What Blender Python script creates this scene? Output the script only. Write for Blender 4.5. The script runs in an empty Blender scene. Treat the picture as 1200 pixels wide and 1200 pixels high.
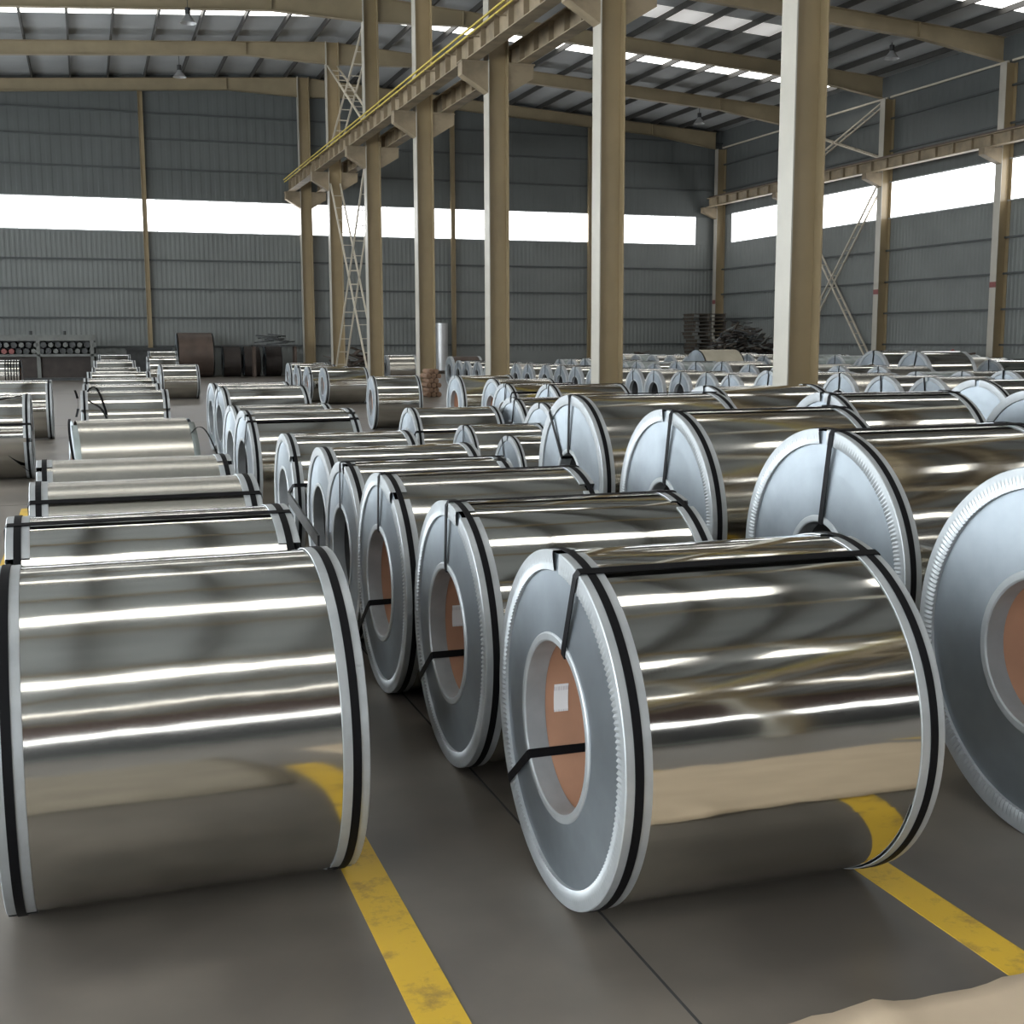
import bpy, math, random
from mathutils import Matrix, Vector
random.seed(7)
scene = bpy.context.scene
COL = scene.collection
pi = math.pi

# ------------------------------------------------------------------ camera
cam_data = bpy.data.cameras.new('camera')
cam = bpy.data.objects.new('camera', cam_data)
COL.objects.link(cam)
cam_data.sensor_width = 36.0
cam_data.lens = 1434.457 / 1200 * 36.0
cam_data.clip_end = 300
yaw, pitch, roll = math.radians(19.0233), math.radians(8.0077), math.radians(-0.1866)
fw = Vector((math.sin(yaw) * math.cos(pitch), math.cos(yaw) * math.cos(pitch), -math.sin(pitch)))
rt = Vector((math.cos(yaw), -math.sin(yaw), 0))
up = rt.cross(fw)
r2 = rt * math.cos(roll) + up * math.sin(roll)
u2 = -rt * math.sin(roll) + up * math.cos(roll)
m = Matrix.Identity(4)
for i in range(3):
    m[i][0], m[i][1], m[i][2] = r2[i], u2[i], -fw[i]
m[2][3] = 1.6
cam.matrix_world = m
scene.camera = cam

# ------------------------------------------------------------------ world and exposure
world = bpy.data.worlds.new('overcast_sky')
scene.world = world
world.use_nodes = True
wb = world.node_tree.nodes['Background']
wb.inputs[0].default_value = (0.86, 0.93, 1.0, 1)
wb.inputs[1].default_value = 3.0
vs = scene.view_settings
vs.view_transform = 'Standard'
vs.look = 'None'
vs.gamma = 1.0
vs.use_curve_mapping = False
vs.exposure = 0.0
scene.cycles.use_denoising = True
scene.cycles.max_bounces = 6
scene.cycles.diffuse_bounces = 3
scene.cycles.glossy_bounces = 5
SKYLIGHT, WINDOW, SIDE_GLOW = 4.2, 4.0, 12.0

# ------------------------------------------------------------------ materials
def nodes_of(name):
    mt = bpy.data.materials.new(name)
    mt.use_nodes = True
    nt = mt.node_tree
    return mt, nt, nt.nodes['Principled BSDF']

def mat(name, col, rough=0.6, metal=0.0, var=0.0, scale=3.0, stretch=(1, 1, 1), bump=0.0, col2=None, spec=0.5, rvar=0.0, detail=4.0, bdist=0.02):
    mt, nt, b = nodes_of(name)
    b.inputs['Base Color'].default_value = (*col, 1)
    b.inputs['Roughness'].default_value = rough
    b.inputs['Metallic'].default_value = metal
    b.inputs['Specular IOR Level'].default_value = spec
    if var or bump or col2 or rvar:
        tc = nt.nodes.new('ShaderNodeTexCoord')
        mp = nt.nodes.new('ShaderNodeMapping')
        mp.inputs['Scale'].default_value = stretch
        nz = nt.nodes.new('ShaderNodeTexNoise')
        nz.inputs['Scale'].default_value = scale
        nz.inputs['Detail'].default_value = detail
        nt.links.new(tc.outputs['Object'], mp.inputs[0])
        nt.links.new(mp.outputs[0], nz.inputs['Vector'])
        if var or col2:
            cr = nt.nodes.new('ShaderNodeValToRGB')
            c2 = col2 or tuple(min(1, c * (1 + var)) for c in col)
            c1 = col if col2 else tuple(c * (1 - var) for c in col)
            cr.color_ramp.elements[0].position = 0.35
            cr.color_ramp.elements[1].position = 0.65
            cr.color_ramp.elements[0].color = (*c1, 1)
            cr.color_ramp.elements[1].color = (*c2, 1)
            nt.links.new(nz.outputs['Fac'], cr.inputs[0])
            nt.links.new(cr.outputs[0], b.inputs['Base Color'])
        if rvar:
            mr = nt.nodes.new('ShaderNodeMapRange')
            mr.inputs['To Min'].default_value = rough - rvar
            mr.inputs['To Max'].default_value = rough + rvar
            nt.links.new(nz.outputs['Fac'], mr.inputs[0])
            nt.links.new(mr.outputs[0], b.inputs['Roughness'])
        if bump:
            bp = nt.nodes.new('ShaderNodeBump')
            bp.inputs['Strength'].default_value = bump
            bp.inputs['Distance'].default_value = bdist
            nt.links.new(nz.outputs['Fac'], bp.inputs['Height'])
            nt.links.new(bp.outputs[0], b.inputs['Normal'])
    return mt

def emit(name, col, strength):
    mt, nt, b = nodes_of(name)
    b.inputs['Base Color'].default_value = (0.8, 0.8, 0.8, 1)
    b.inputs['Roughness'].default_value = 0.4
    b.inputs['Emission Color'].default_value = (*col, 1)
    b.inputs['Emission Strength'].default_value = strength
    return mt

def mat_wrap(name, col, rough, bump):
    # mirror-bright wrapping sheet with faint buckles that run along the coil axis
    mt, nt, b = nodes_of(name)
    b.inputs['Metallic'].default_value = 1.0
    b.inputs['Base Color'].default_value = (*col, 1)
    tc = nt.nodes.new('ShaderNodeTexCoord')
    oi = nt.nodes.new('ShaderNodeObjectInfo')
    ad = nt.nodes.new('ShaderNodeVectorMath'); ad.operation = 'ADD'
    sc = nt.nodes.new('ShaderNodeVectorMath'); sc.operation = 'SCALE'
    cb = nt.nodes.new('ShaderNodeCombineXYZ')
    for k in range(3):
        nt.links.new(oi.outputs['Random'], cb.inputs[k])
    sc.inputs['Scale'].default_value = 37.0
    nt.links.new(cb.outputs[0], sc.inputs[0])
    nt.links.new(tc.outputs['Object'], ad.inputs[0])
    nt.links.new(sc.outputs[0], ad.inputs[1])
    mp = nt.nodes.new('ShaderNodeMapping')
    mp.inputs['Scale'].default_value = (1.3, 3.2, 3.2)
    nt.links.new(ad.outputs[0], mp.inputs[0])
    nz = nt.nodes.new('ShaderNodeTexNoise')
    nz.inputs['Scale'].default_value = 1.6
    nz.inputs['Detail'].default_value = 2.5
    nt.links.new(mp.outputs[0], nz.inputs['Vector'])
    bp = nt.nodes.new('ShaderNodeBump')
    bp.inputs['Strength'].default_value = bump
    bp.inputs['Distance'].default_value = 0.02
    nt.links.new(nz.outputs['Fac'], bp.inputs['Height'])
    nt.links.new(bp.outputs[0], b.inputs['Normal'])
    mr = nt.nodes.new('ShaderNodeMapRange')
    mr.inputs['To Min'].default_value = rough * 0.75
    mr.inputs['To Max'].default_value = rough * 1.35
    nt.links.new(oi.outputs['Random'], mr.inputs[0])
    nt.links.new(mr.outputs[0], b.inputs['Roughness'])
    return mt

def mat_cover(name, col, rough):
    # end face: edges of the wound strip read as concentric brushing
    mt, nt, b = nodes_of(name)
    b.inputs['Base Color'].default_value = (*col, 1)
    b.inputs['Metallic'].default_value = 0.8
    b.inputs['Roughness'].default_value = rough
    b.inputs['Anisotropic'].default_value = 0.45
    tg = nt.nodes.new('ShaderNodeTangent')
    tg.direction_type = 'RADIAL'
    tg.axis = 'X'
    nt.links.new(tg.outputs[0], b.inputs['Tangent'])
    tc = nt.nodes.new('ShaderNodeTexCoord')
    nz = nt.nodes.new('ShaderNodeTexNoise')
    nz.inputs['Scale'].default_value = 9.0
    nz.inputs['Detail'].default_value = 5.0
    nt.links.new(tc.outputs['Object'], nz.inputs['Vector'])
    cr = nt.nodes.new('ShaderNodeValToRGB')
    cr.color_ramp.elements[0].position = 0.3
    cr.color_ramp.elements[1].position = 0.7
    cr.color_ramp.elements[0].color = (*[c * 0.9 for c in col], 1)
    cr.color_ramp.elements[1].color = (*[c * 1.06 for c in col], 1)
    nt.links.new(nz.outputs['Fac'], cr.inputs[0])
    nt.links.new(cr.outputs[0], b.inputs['Base Color'])
    return mt

def mat_label(name):
    mt, nt, b = nodes_of(name)
    tc = nt.nodes.new('ShaderNodeTexCoord')
    br = nt.nodes.new('ShaderNodeTexBrick')
    br.inputs['Scale'].default_value = 60.0
    br.inputs['Color1'].default_value = (0.75, 0.74, 0.73, 1)
    br.inputs['Color2'].default_value = (0.55, 0.53, 0.55, 1)
    br.inputs['Mortar'].default_value = (0.8, 0.8, 0.8, 1)
    br.inputs['Mortar Size'].default_value = 0.07
    nt.links.new(tc.outputs['Object'], br.inputs['Vector'])
    nt.links.new(br.outputs['Color'], b.inputs['Base Color'])
    b.inputs['Roughness'].default_value = 0.7
    return mt

def mat_yellow(name):
    mt, nt, b = nodes_of(name)
    tc = nt.nodes.new('ShaderNodeTexCoord')
    nz = nt.nodes.new('ShaderNodeTexNoise')
    nz.inputs['Scale'].default_value = 9.0
    nz.inputs['Detail'].default_value = 8.0
    nz.inputs['Roughness'].default_value = 0.7
    nt.links.new(tc.outputs['Object'], nz.inputs['Vector'])
    cr = nt.nodes.new('ShaderNodeValToRGB')
    cr.color_ramp.elements[0].position = 0.3
    cr.color_ramp.elements[1].position = 0.48
    cr.color_ramp.elements[0].color = (0.26, 0.17, 0.045, 1)
    cr.color_ramp.elements[1].color = (0.60, 0.38, 0.03, 1)
    nt.links.new(nz.outputs['Fac'], cr.inputs[0])
    nt.links.new(cr.outputs[0], b.inputs['Base Color'])
    b.inputs['Roughness'].default_value = 0.45
    return mt

M = {}
M['wrap'] = mat_wrap('bright_wrap_sheet', (0.66, 0.65, 0.61), 0.09, 0.10)
M['wrap_dull'] = mat_wrap('dull_wrap_sheet', (0.66, 0.64, 0.58), 0.22, 0.10)
M['cover'] = mat_cover('galvanised_end_cover', (0.27, 0.30, 0.325), 0.46)
M['ring'] = mat('galvanised_edge_ring', (0.40, 0.42, 0.43), 0.42, 0.45, var=0.06, scale=14)
M['liner'] = mat('pale_bore_liner', (0.55, 0.56, 0.55), 0.5, 0.3, var=0.08, scale=8)
M['strap'] = mat('black_strap', (0.004, 0.004, 0.005), 0.6, 0.0, spec=0.15, var=0.1)
M['board'] = mat('brown_fibreboard', (0.42, 0.225, 0.14), 0.75, var=0.08, scale=5)
M['label'] = mat_label('printed_label')
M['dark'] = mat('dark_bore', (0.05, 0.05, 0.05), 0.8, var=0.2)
M['floor'] = mat('polished_concrete', (0.127, 0.111, 0.093), 0.36, var=0.30, scale=1.3, rvar=0.10, detail=8.0, bump=0.02)
M['joint'] = mat('floor_joint_dark', (0.03, 0.03, 0.03), 0.8, var=0.2)
M['yellow'] = mat_yellow('worn_yellow_paint')
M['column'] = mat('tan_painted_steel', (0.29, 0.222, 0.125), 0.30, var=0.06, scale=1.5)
M['column_lit'] = mat('lit_flange_paint', (0.40, 0.375, 0.32), 0.35, var=0.05, scale=1.5)  # left flanges only: brightness of the side light put into the colour
M['rafter'] = mat('tan_rafter_paint', (0.27, 0.215, 0.13), 0.55, var=0.10, scale=1.2)
M['beam'] = mat('dusty_tan_beam', (0.23, 0.18, 0.115), 0.6, var=0.25, scale=2.0)
M['wall'] = mat('grey_wall_cladding', (0.155, 0.165, 0.157), 0.6, var=0.07, scale=0.6)
M['wall_up'] = mat('dark_grey_cladding', (0.098, 0.106, 0.102), 0.65, var=0.06, scale=0.6)
M['wall_brown'] = mat('maroon_cladding', (0.085, 0.045, 0.038), 0.6, var=0.1, scale=0.6)
M['wall_dark'] = mat('charcoal_cladding', (0.05, 0.052, 0.055), 0.6, var=0.1, scale=0.6)
M['girt'] = mat('girt_steel', (0.06, 0.065, 0.065), 0.6, var=0.1)
M['roof'] = mat('roof_sheet', (0.33, 0.34, 0.34), 0.6, var=0.08, scale=0.5)
M['purlin'] = mat('purlin_steel', (0.04, 0.038, 0.034), 0.6, var=0.1)
M['pane'] = emit('daylit_window_pane', (0.97, 0.985, 1.0), WINDOW)
M['pane_side'] = emit('side_glow_pane', (0.88, 0.95, 1.0), SIDE_GLOW)  # shared by the left window strip and the added glowing sheets
M['sky'] = emit('daylit_skylight_sheet', (1.0, 0.985, 0.94), SKYLIGHT)
M['sky_old'] = emit('aged_skylight_sheet', (1.0, 0.97, 0.92), 0.35)
M['frame'] = mat('window_frame_grey', (0.35, 0.36, 0.36), 0.5, var=0.05)
M['brace'] = mat('brace_paint', (0.50, 0.45, 0.36), 0.5, var=0.08)
M['yel_rail'] = mat('yellow_conductor', (0.46, 0.36, 0.06), 0.5, var=0.1)
M['kraft'] = mat('kraft_paper', (0.52, 0.41, 0.29), 0.75, var=0.06, scale=4, bump=0.15)
M['reflect_sheet'] = mat('brown_reflection_tone', (0.25, 0.215, 0.165), 0.8, var=0.15, scale=2, bump=0.15)  # for the sheet added to tint the left coil's reflection
M['rust'] = mat('brown_steel', (0.085, 0.060, 0.047), 0.55, 0.3, var=0.2, scale=3)
M['rust_dark'] = mat('dark_brown_steel', (0.035, 0.027, 0.023), 0.6, 0.3, var=0.2, scale=3)
M['darksteel'] = mat('dark_machine_steel', (0.045, 0.047, 0.047), 0.6, 0.2, var=0.25, scale=4)
M['grey'] = mat('grey_machine_paint', (0.13, 0.135, 0.125), 0.6, var=0.15, scale=3)
M['red'] = mat('faded_red_paint', (0.20, 0.06, 0.055), 0.6, var=0.15)
M['wood'] = mat('weathered_wood', (0.06, 0.048, 0.036), 0.8, var=0.25, scale=6)
M['log'] = mat('cut_log_brown', (0.19, 0.11, 0.065), 0.8, var=0.25, scale=8)
M['plastic'] = mat('pale_green_film', (0.24, 0.27, 0.26), 0.25, var=0.2, scale=5, bump=0.5)
M['tan_wrap'] = mat('tan_paper_wrap', (0.42, 0.38, 0.29), 0.6, var=0.08)
M['lamp'] = mat('lamp_housing', (0.06, 0.06, 0.06), 0.4, 0.4, var=0.1)
M['lamp_shade'] = mat('lamp_reflector', (0.55, 0.55, 0.55), 0.35, 0.6, var=0.05)

# ------------------------------------------------------------------ mesh helpers
def mesh(name, v, f, mt, smooth=False):
    me = bpy.data.meshes.new(name)
    me.from_pydata(v, [], f)
    me.materials.append(mt)
    if smooth:
        me.polygons.foreach_set('use_smooth', [True] * len(me.polygons))
    me.update()
    return me

def link(name, me, parent=None, loc=(0, 0, 0), rot=(0, 0, 0), scl=(1, 1, 1)):
    o = bpy.data.objects.new(name, me)
    COL.objects.link(o)
    o.location, o.rotation_euler, o.scale = loc, rot, scl
    if parent is not None:
        o.parent = parent
    return o

def thing(name, label, cat, loc=(0, 0, 0), rotz=0.0, group=None, scl=(1, 1, 1)):
    o = link(name, None, None, loc, (0, 0, rotz), scl)
    tag(o, label, cat, group)
    return o

def tag(o, label, cat, group=None, kind=None):
    if label: o['label'] = label
    if cat: o['category'] = cat
    if group: o['group'] = group
    if kind: o['kind'] = kind
    return o

BOXF = [(0, 1, 3, 2), (4, 6, 7, 5), (0, 4, 5, 1), (2, 3, 7, 6), (0, 2, 6, 4), (1, 5, 7, 3)]
class MB:
    def __init__(s):
        s.v, s.f = [], []
    def add(s, v, f):
        n = len(s.v)
        s.v += [tuple(p) for p in v]
        s.f += [tuple(i + n for i in q) for q in f]
        return s
    def box(s, a, b):
        v = [(x, y, z) for x in (a[0], b[0]) for y in (a[1], b[1]) for z in (a[2], b[2])]
        return s.add(v, BOXF)
    def bar(s, p, q, w, h=None, upv=(0, 0, 1)):
        h = h or w
        p, q = Vector(p), Vector(q)
        d = (q - p).normalized()
        u = Vector(upv)
        if abs(d.dot(u)) > 0.95: u = Vector((1, 0, 0))
        a = d.cross(u).normalized() * w / 2
        c = a.cross(d).normalized() * h / 2
        v = [e + sa * a + sc * c for e in (p, q) for sa in (-1, 1) for sc in (-1, 1)]
        return s.add(v, BOXF)
    def cyl(s, p, q, r, n=12, caps=True, r1=None):
        p, q = Vector(p), Vector(q)
        r1 = r if r1 is None else r1
        d = (q - p).normalized()
        u = Vector((0, 0, 1)) if abs(d.z) < 0.9 else Vector((1, 0, 0))
        a = d.cross(u).normalized(); c = a.cross(d)
        v = []
        for i in range(n):
            t = 2 * pi * i / n
            e = a * math.cos(t) + c * math.sin(t)
            v += [p + e * r, q + e * r1]
        f = [(2 * i, 2 * i + 1, (2 * i + 3) % (2 * n), (2 * i + 2) % (2 * n)) for i in range(n)]
        if caps:
            f += [tuple(2 * i for i in range(n))[::-1], tuple(2 * i + 1 for i in range(n))]
        return s.add(v, f)
    def prism(s, poly, axis, a, b):
        # poly: 2-D outline in the plane across `axis`
        n = len(poly)
        def P(c, t):
            return (t, c[0], c[1]) if axis == 0 else (c[0], t, c[1])
        v = [P(c, a) for c in poly] + [P(c, b) for c in poly]
        f = [tuple(range(n)), tuple(range(2 * n - 1, n - 1, -1))]
        f += [(i, n + i, n + (i + 1) % n, (i + 1) % n) for i in range(n)]
        return s.add(v, f)
    def build(s, name, mt, parent=None, smooth=False, loc=(0, 0, 0)):
        return link(name, mesh(name, s.v, s.f, mt, smooth), parent, loc)
    def me(s, name, mt, smooth=False):
        return mesh(name, s.v, s.f, mt, smooth)

def fix_normals(me):
    import bmesh
    bm = bmesh.new(); bm.from_mesh(me)
    bmesh.ops.recalc_face_normals(bm, faces=bm.faces)
    bm.to_mesh(me); bm.free(); me.update()
    return me

# ------------------------------------------------------------------ the hall
XL, XR, YF, YB = -11.9, 31.65, -26.4, 58.27
XC = 9.92                                    # line of the middle columns and the ridge
FY = [15.873 + 7 * k for k in range(-6, 7)]  # frame lines
FYI = {k: 15.873 + 7 * k for k in range(-6, 7)}
SL = 0.065
def zb(x): return 12.95 - SL * abs(x - XC)   # rafter underside
def zs(x): return zb(x) + 0.70               # roof sheet underside

floor = MB().box((XL - 0.3, YF - 0.3, -0.3), (XR + 0.3, YB + 0.3, 0)).build('floor', M['floor'])
tag(floor, 'dark grey polished concrete floor of the hall', None, None, 'structure')
for x0, x1, ya in ((-0.66, -0.545, 4.6), (0.66, 0.785, 1.95), (2.135, 2.26, 0.2), (3.61, 3.735, 0.2)):
    MB().box((x0, ya, 0.0), (x1, 12.6, 0.0015)).build('floor_line', M['yellow'], floor)
for x in (-5.7, 1.29, 8.3):
    MB().box((x, YF, 0.0), (x + 0.008, YB, 0.0008)).build('floor_joint', M['joint'], floor)
for y in (0.6, 12.9, 25.0, 40.0):
    MB().box((XL, y, 0.0), (XR, y + 0.008, 0.0008)).build('floor_joint', M['joint'], floor)

def corrugated(a, b, z0, z1, axis, pos, inward, period=0.21, depth=0.011):
    # trapezoid-profile cladding between a and b; returns (verts, faces)
    v, f = [], []
    n = int((b - a) / period)
    prof = [(0, 0), (0.36, 0), (0.5, 1), (0.86, 1)]
    pts = []
    for i in range(n + 1):
        for t, d in prof:
            x = a + (i + t) * period
            if x > b: break
            pts.append((x, pos + inward * d * depth))
    pts.append((b, pos))
    for x, y in pts:
        for z in (z0, z1):
            v.append((x, y, z) if axis == 0 else (y, x, z))
    for i in range(len(pts) - 1):
        f.append((2 * i, 2 * i + 2, 2 * i + 3, 2 * i + 1))
    return v, f

pane_cache = {}
win_n = [0]
def window(axis, pos, inward, a, b, z0, z1, mt, label, step=1.17, frame=True):
    win_n[0] += 1
    fr = MB()
    t = 0.05
    def bx(s0, s1, q0, q1, d0=0.0, d1=0.06):
        lo, hi = sorted((pos + inward * d0, pos + inward * d1))
        if axis == 0: fr.box((s0, lo, q0), (s1, hi, q1))
        else: fr.box((lo, s0, q0), (hi, s1, q1))
    bx(a, b, z0 - t, z0); bx(a, b, z1, z1 + t)
    w = link('window_%d' % win_n[0], None)
    tag(w, label, None, None, 'structure')
    n = max(1, round((b - a) / step))
    st = (b - a) / n
    key = (axis, round(st, 4), z0, z1, mt.name)
    if key not in pane_cache:
        g = 0.012
        q = MB()
        if axis == 0: q.box((g, -0.01, z0), (st - g, 0.01, z1))
        else: q.box((-0.01, g, z0), (0.01, st - g, z1))
        pane_cache[key] = q.me('pane', mt)
    for i in range(n):
        c = pos + inward * 0.02
        link('pane', pane_cache[key], w, (a + i * st, c, 0) if axis == 0 else (c, a + i * st, 0))
    for i in range(n + 1):
        bx(a + i * st - 0.012, a + i * st + 0.012, z0, z1, 0.0, 0.045)
    fr.build('window_frame', M['frame'], w)
    return w

def wall(name, label, axis, pos, inward, a, b, lows, w0, w1, top, girts_low, girts_up, m_low='wall', m_up='wall_up'):
    # dado, lower cladding, upper cladding (with gable top when axis == 0), girts
    q = MB()
    lo, hi = sorted((pos - inward * 0.25, pos))
    z = 1.05
    if axis == 0: q.box((a, lo, 0), (b, hi, z))
    else: q.box((lo, a, 0), (hi, b, z))
    w = q.build(name, M['wall'])
    tag(w, label, None, None, 'structure')
    v, f = corrugated(a, b, z, w0, axis, pos, inward)
    link('lower_cladding', mesh('lower_cladding', v, f, M[m_low]), w)
    # upper cladding follows the roof line
    v, f = corrugated(a, b, w1, top, axis, pos, inward, 0.42, 0.008)
    if axis == 0:
        v = [(p[0], p[1], zs(p[0]) if p[2] == top else p[2]) for p in v]
    link('upper_cladding', mesh('upper_cladding', v, f, M[m_up]), w)
    for g in girts_low + girts_up:
        k = MB()
        lo, hi = sorted((pos + inward * 0.03, pos + inward * 0.11))
        if axis == 0: k.box((a, lo, g - 0.035), (b, hi, g + 0.035))
        else: k.box((lo, a, g - 0.035), (hi, b, g + 0.035))
        k.build('girt', M['girt'], w)
    return w

GL, GU = [1.36, 2.64, 3.92, 5.2], [9.2, 10.5, 11.6]
W0, W1 = 6.47, 7.85
wall('wall_back', 'far grey corrugated wall with a long bright window strip', 0, YB, -1, XL, XR, None, W0, W1, 13.0, GL, GU)
wall('wall_front', 'grey corrugated end wall behind the camera', 0, YF, 1, XL, XR, None, W0, W1, 13.0, GL, GU, 'wall_dark', 'wall_brown')
wall('wall_right', 'right grey corrugated wall with a bright window strip', 1, XR, -1, YF, YB, None, 6.53, 7.95, zs(XR), GL, [9.2, 10.5])
wall('wall_left', 'left corrugated wall with daylit windows outside the picture', 1, XL, 1, YF, YB, None, W0, W1, zs(XL), GL, [9.2, 10.5])
# solid bits that close the strips beside the windows
MB().box((30.2, YB - 0.02, W0), (XR, YB + 0.05, W1)).build('window_closer', M['wall'], bpy.data.objects['wall_back'])
MB().box((XR - 0.02, 57.0, 6.53), (XR + 0.05, YB, 7.95)).build('window_closer', M['wall'], bpy.data.objects['wall_right'])
window(0, YB, -1, XL, 30.2, W0, W1, M['pane'], 'long blown-out window strip across the far wall')
window(1, XR, -1, YF, 57.0, 6.53, 7.95, M['pane'], 'bright window strip along the right wall above the crane beam bracket line')
window(1, XL, 1, YF, YB, W0, W1, M['pane_side'], 'window strip high on the left wall outside the picture')
window(0, YF, 1, XL, XR, W0, W1, M['pane'], 'window strip on the end wall behind the camera')
# glowing sheets added low on the unseen left wall for light from the left
window(1, XL + 0.04, 1, YF + 2, 44.0, 1.3, 5.0, M['pane_side'], 'tall glowing sheets added low on the unseen left wall for side light', 2.3)

# roof: two slopes, purlins, skylight sheets
rf = MB()
for xa, xb in ((XL - 0.3, XC), (XC, XR + 0.3)):
    rf.add([(xa, YF, zs(xa)), (xb, YF, zs(xb)), (xb, YB, zs(xb)), (xa, YB, zs(xa)),
            (xa, YF, zs(xa) + 0.05), (xb, YF, zs(xb) + 0.05), (xb, YB, zs(xb) + 0.05), (xa, YB, zs(xa) + 0.05)],
           [(0, 3, 2, 1), (4, 5, 6, 7), (0, 1, 5, 4), (2, 3, 7, 6)])
ceiling = rf.build('ceiling', M['roof'])
tag(ceiling, 'low-pitched sheet metal roof with purlins and skylight strips', None, None, 'structure')
PS = 1.54
px_list = [XC + s * (0.75 + PS * i) for s in (-1, 1) for i in range(14)]
pm = MB().box((-0.035, YF, -0.2), (0.035, YB, 0.0)).me('purlin', M['purlin'])
for x in px_list:
    link('purlin', pm, ceiling, (x, 0, zs(x) - 0.002))
skm = {}
for s in (-1, 1):
    q = MB()
    w = PS - 0.10
    q.add([(0, -0.72, 0), (s * w, -0.72, -SL * w), (s * w, 0.72, -SL * w), (0, 0.72, 0),
           (0, -0.72, 0.012), (s * w, -0.72, -SL * w + 0.012), (s * w, 0.72, -SL * w + 0.012), (0, 0.72, 0.012)],
          [(0, 1, 2, 3), (4, 5, 6, 7), (0, 1, 5, 4), (1, 2, 6, 5), (2, 3, 7, 6), (3, 0, 4, 7)])
    skm[s] = q.me('skylight_panel', M['sky'])
skm[2] = q.me('skylight_panel', M['sky_old'])
for yc in (46.75, 40.9, 34.0, 16.8, 4.6, -7.8, -19.3):
    for s in (-1, 1):
        for i in range(13):
            if yc == 40.9 and not (s > 0 and 4 < i < 9): continue
            x = XC + s * (0.75 + PS * i + 0.05)
            link('skylight_panel', skm[s] if yc != 40.9 else skm[2], ceiling, (x, yc, zs(x) - 0.02))

# ------------------------------------------------------------------ columns, rafters
def h_section(q, x, y, d, b, z0, z1, tf=0.02, tw=0.014):
    pass
ORD = ['first', 'second', 'third', 'fourth', 'fifth', 'sixth', 'seventh', 'eighth', 'ninth', 'tenth', 'eleventh', 'twelfth',
       'thirteenth', 'fourteenth', 'fifteenth', 'sixteenth', 'seventeenth', 'eighteenth', 'nineteenth', 'twentieth',
       'twenty-first', 'twenty-second', 'twenty-third', 'twenty-fourth', 'twenty-fifth', 'twenty-sixth', 'twenty-seventh', 'twenty-eighth']

CD, CB, ZT = 0.50, 0.40, 13.45
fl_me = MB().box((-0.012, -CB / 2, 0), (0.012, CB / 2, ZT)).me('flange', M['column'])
flp_me = MB().box((-0.012, -CB / 2, 0), (0.012, CB / 2, ZT)).me('flange', M['column_lit'])
wb_me = MB().box((-CD / 2 + 0.012, -0.01, 0), (CD / 2 - 0.012, 0.01, ZT)).me('web', M['column'])
bp_me = MB().box((-0.35, -0.28, 0), (0.35, 0.28, 0.03)).me('base_plate', M['column'])
br = MB()
for s in (-1, 1):
    pl = [(s * (CD / 2 + 0.012), 7.62), (s * (CD / 2 + 0.012), 8.35), (s * 0.93, 8.35), (s * 0.93, 8.02), (s * 0.86, 7.98)]
    if s > 0: pl = pl[::-1]
    br.prism(pl, 1, -0.17, 0.17)
    br.box((min(s * 0.26, s * 0.95), -0.2, 8.33), (max(s * 0.26, s * 0.95), 0.2, 8.36))
br_me = fix_normals(br.me('bracket', M['beam']))
def column(k):
    if k >= 0:
        lab = {0: 'tallest nearest tan steel column right of centre, its pale left flange lit',
               1: 'second nearest tan steel column, standing right of the photo centre',
               2: 'third tan steel column from the front, near the photo centre',
               3: 'fourth tan steel column from the front, behind the stack of cut logs',
               4: 'fifth tan steel column from the front, right of the laced cross bracing',
               5: 'sixth tan steel column from the front, left of the laced cross bracing',
               6: 'farthest tan steel column of the crane line, against the back wall'}[k]
    else:
        lab = '%s tan steel column of the crane line behind the nearest one in view' % ORD[-k - 1]
    c = thing('steel_column', lab, 'column', (XC, FYI[k], 0), 0, 'middle row of crane columns')
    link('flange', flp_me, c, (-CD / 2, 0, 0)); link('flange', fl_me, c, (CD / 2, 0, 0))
    link('web', wb_me, c); link('base_plate', bp_me, c); link('bracket', br_me, c)
for k in range(-6, 7): column(k)

# right wall columns with one-sided brackets
ZR = zb(31.4) - 0.3
fr_me = MB().box((-0.012, -0.16, 0), (0.012, 0.16, ZR)).me('flange', M['column'])
frp_me = MB().box((-0.012, -0.16, 0), (0.012, 0.16, ZR)).me('flange', M['column_lit'])
wr_me = MB().box((0.0, -0.01, 0), (0.46, 0.01, ZR)).me('web', M['column'])
b2 = MB().prism([(-0.012, 7.75), (-0.012, 8.3), (-0.78, 8.3), (-0.78, 8.05)], 1, -0.15, 0.15).box((-0.8, -0.18, 8.28), (0.0, 0.18, 8.305))
b2_me = fix_normals(b2.me('bracket', M['beam']))
for k in range(-6, 7):
    lab = {6: 'tan wall column in the far right corner', 5: 'tan right-wall column hidden behind the nearest middle column',
           4: 'tan right-wall column where the cross bracing ends, left of the edge one',
           3: 'tan right-wall column at the right edge of the photo'}.get(k, '%s tan right-wall column nearer than the one at the photo edge' % ORD[max(0, 2 - k)])
    c = thing('wall_column', lab, 'column', (31.15, FYI[k], 0), 0, 'right wall columns')
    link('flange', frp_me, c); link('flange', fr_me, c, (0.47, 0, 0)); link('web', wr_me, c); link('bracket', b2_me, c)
    MB().box((-0.016, -0.161, 3.42), (0.0, 0.161, 3.62)).build('red_band', M['red'], c)

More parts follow.
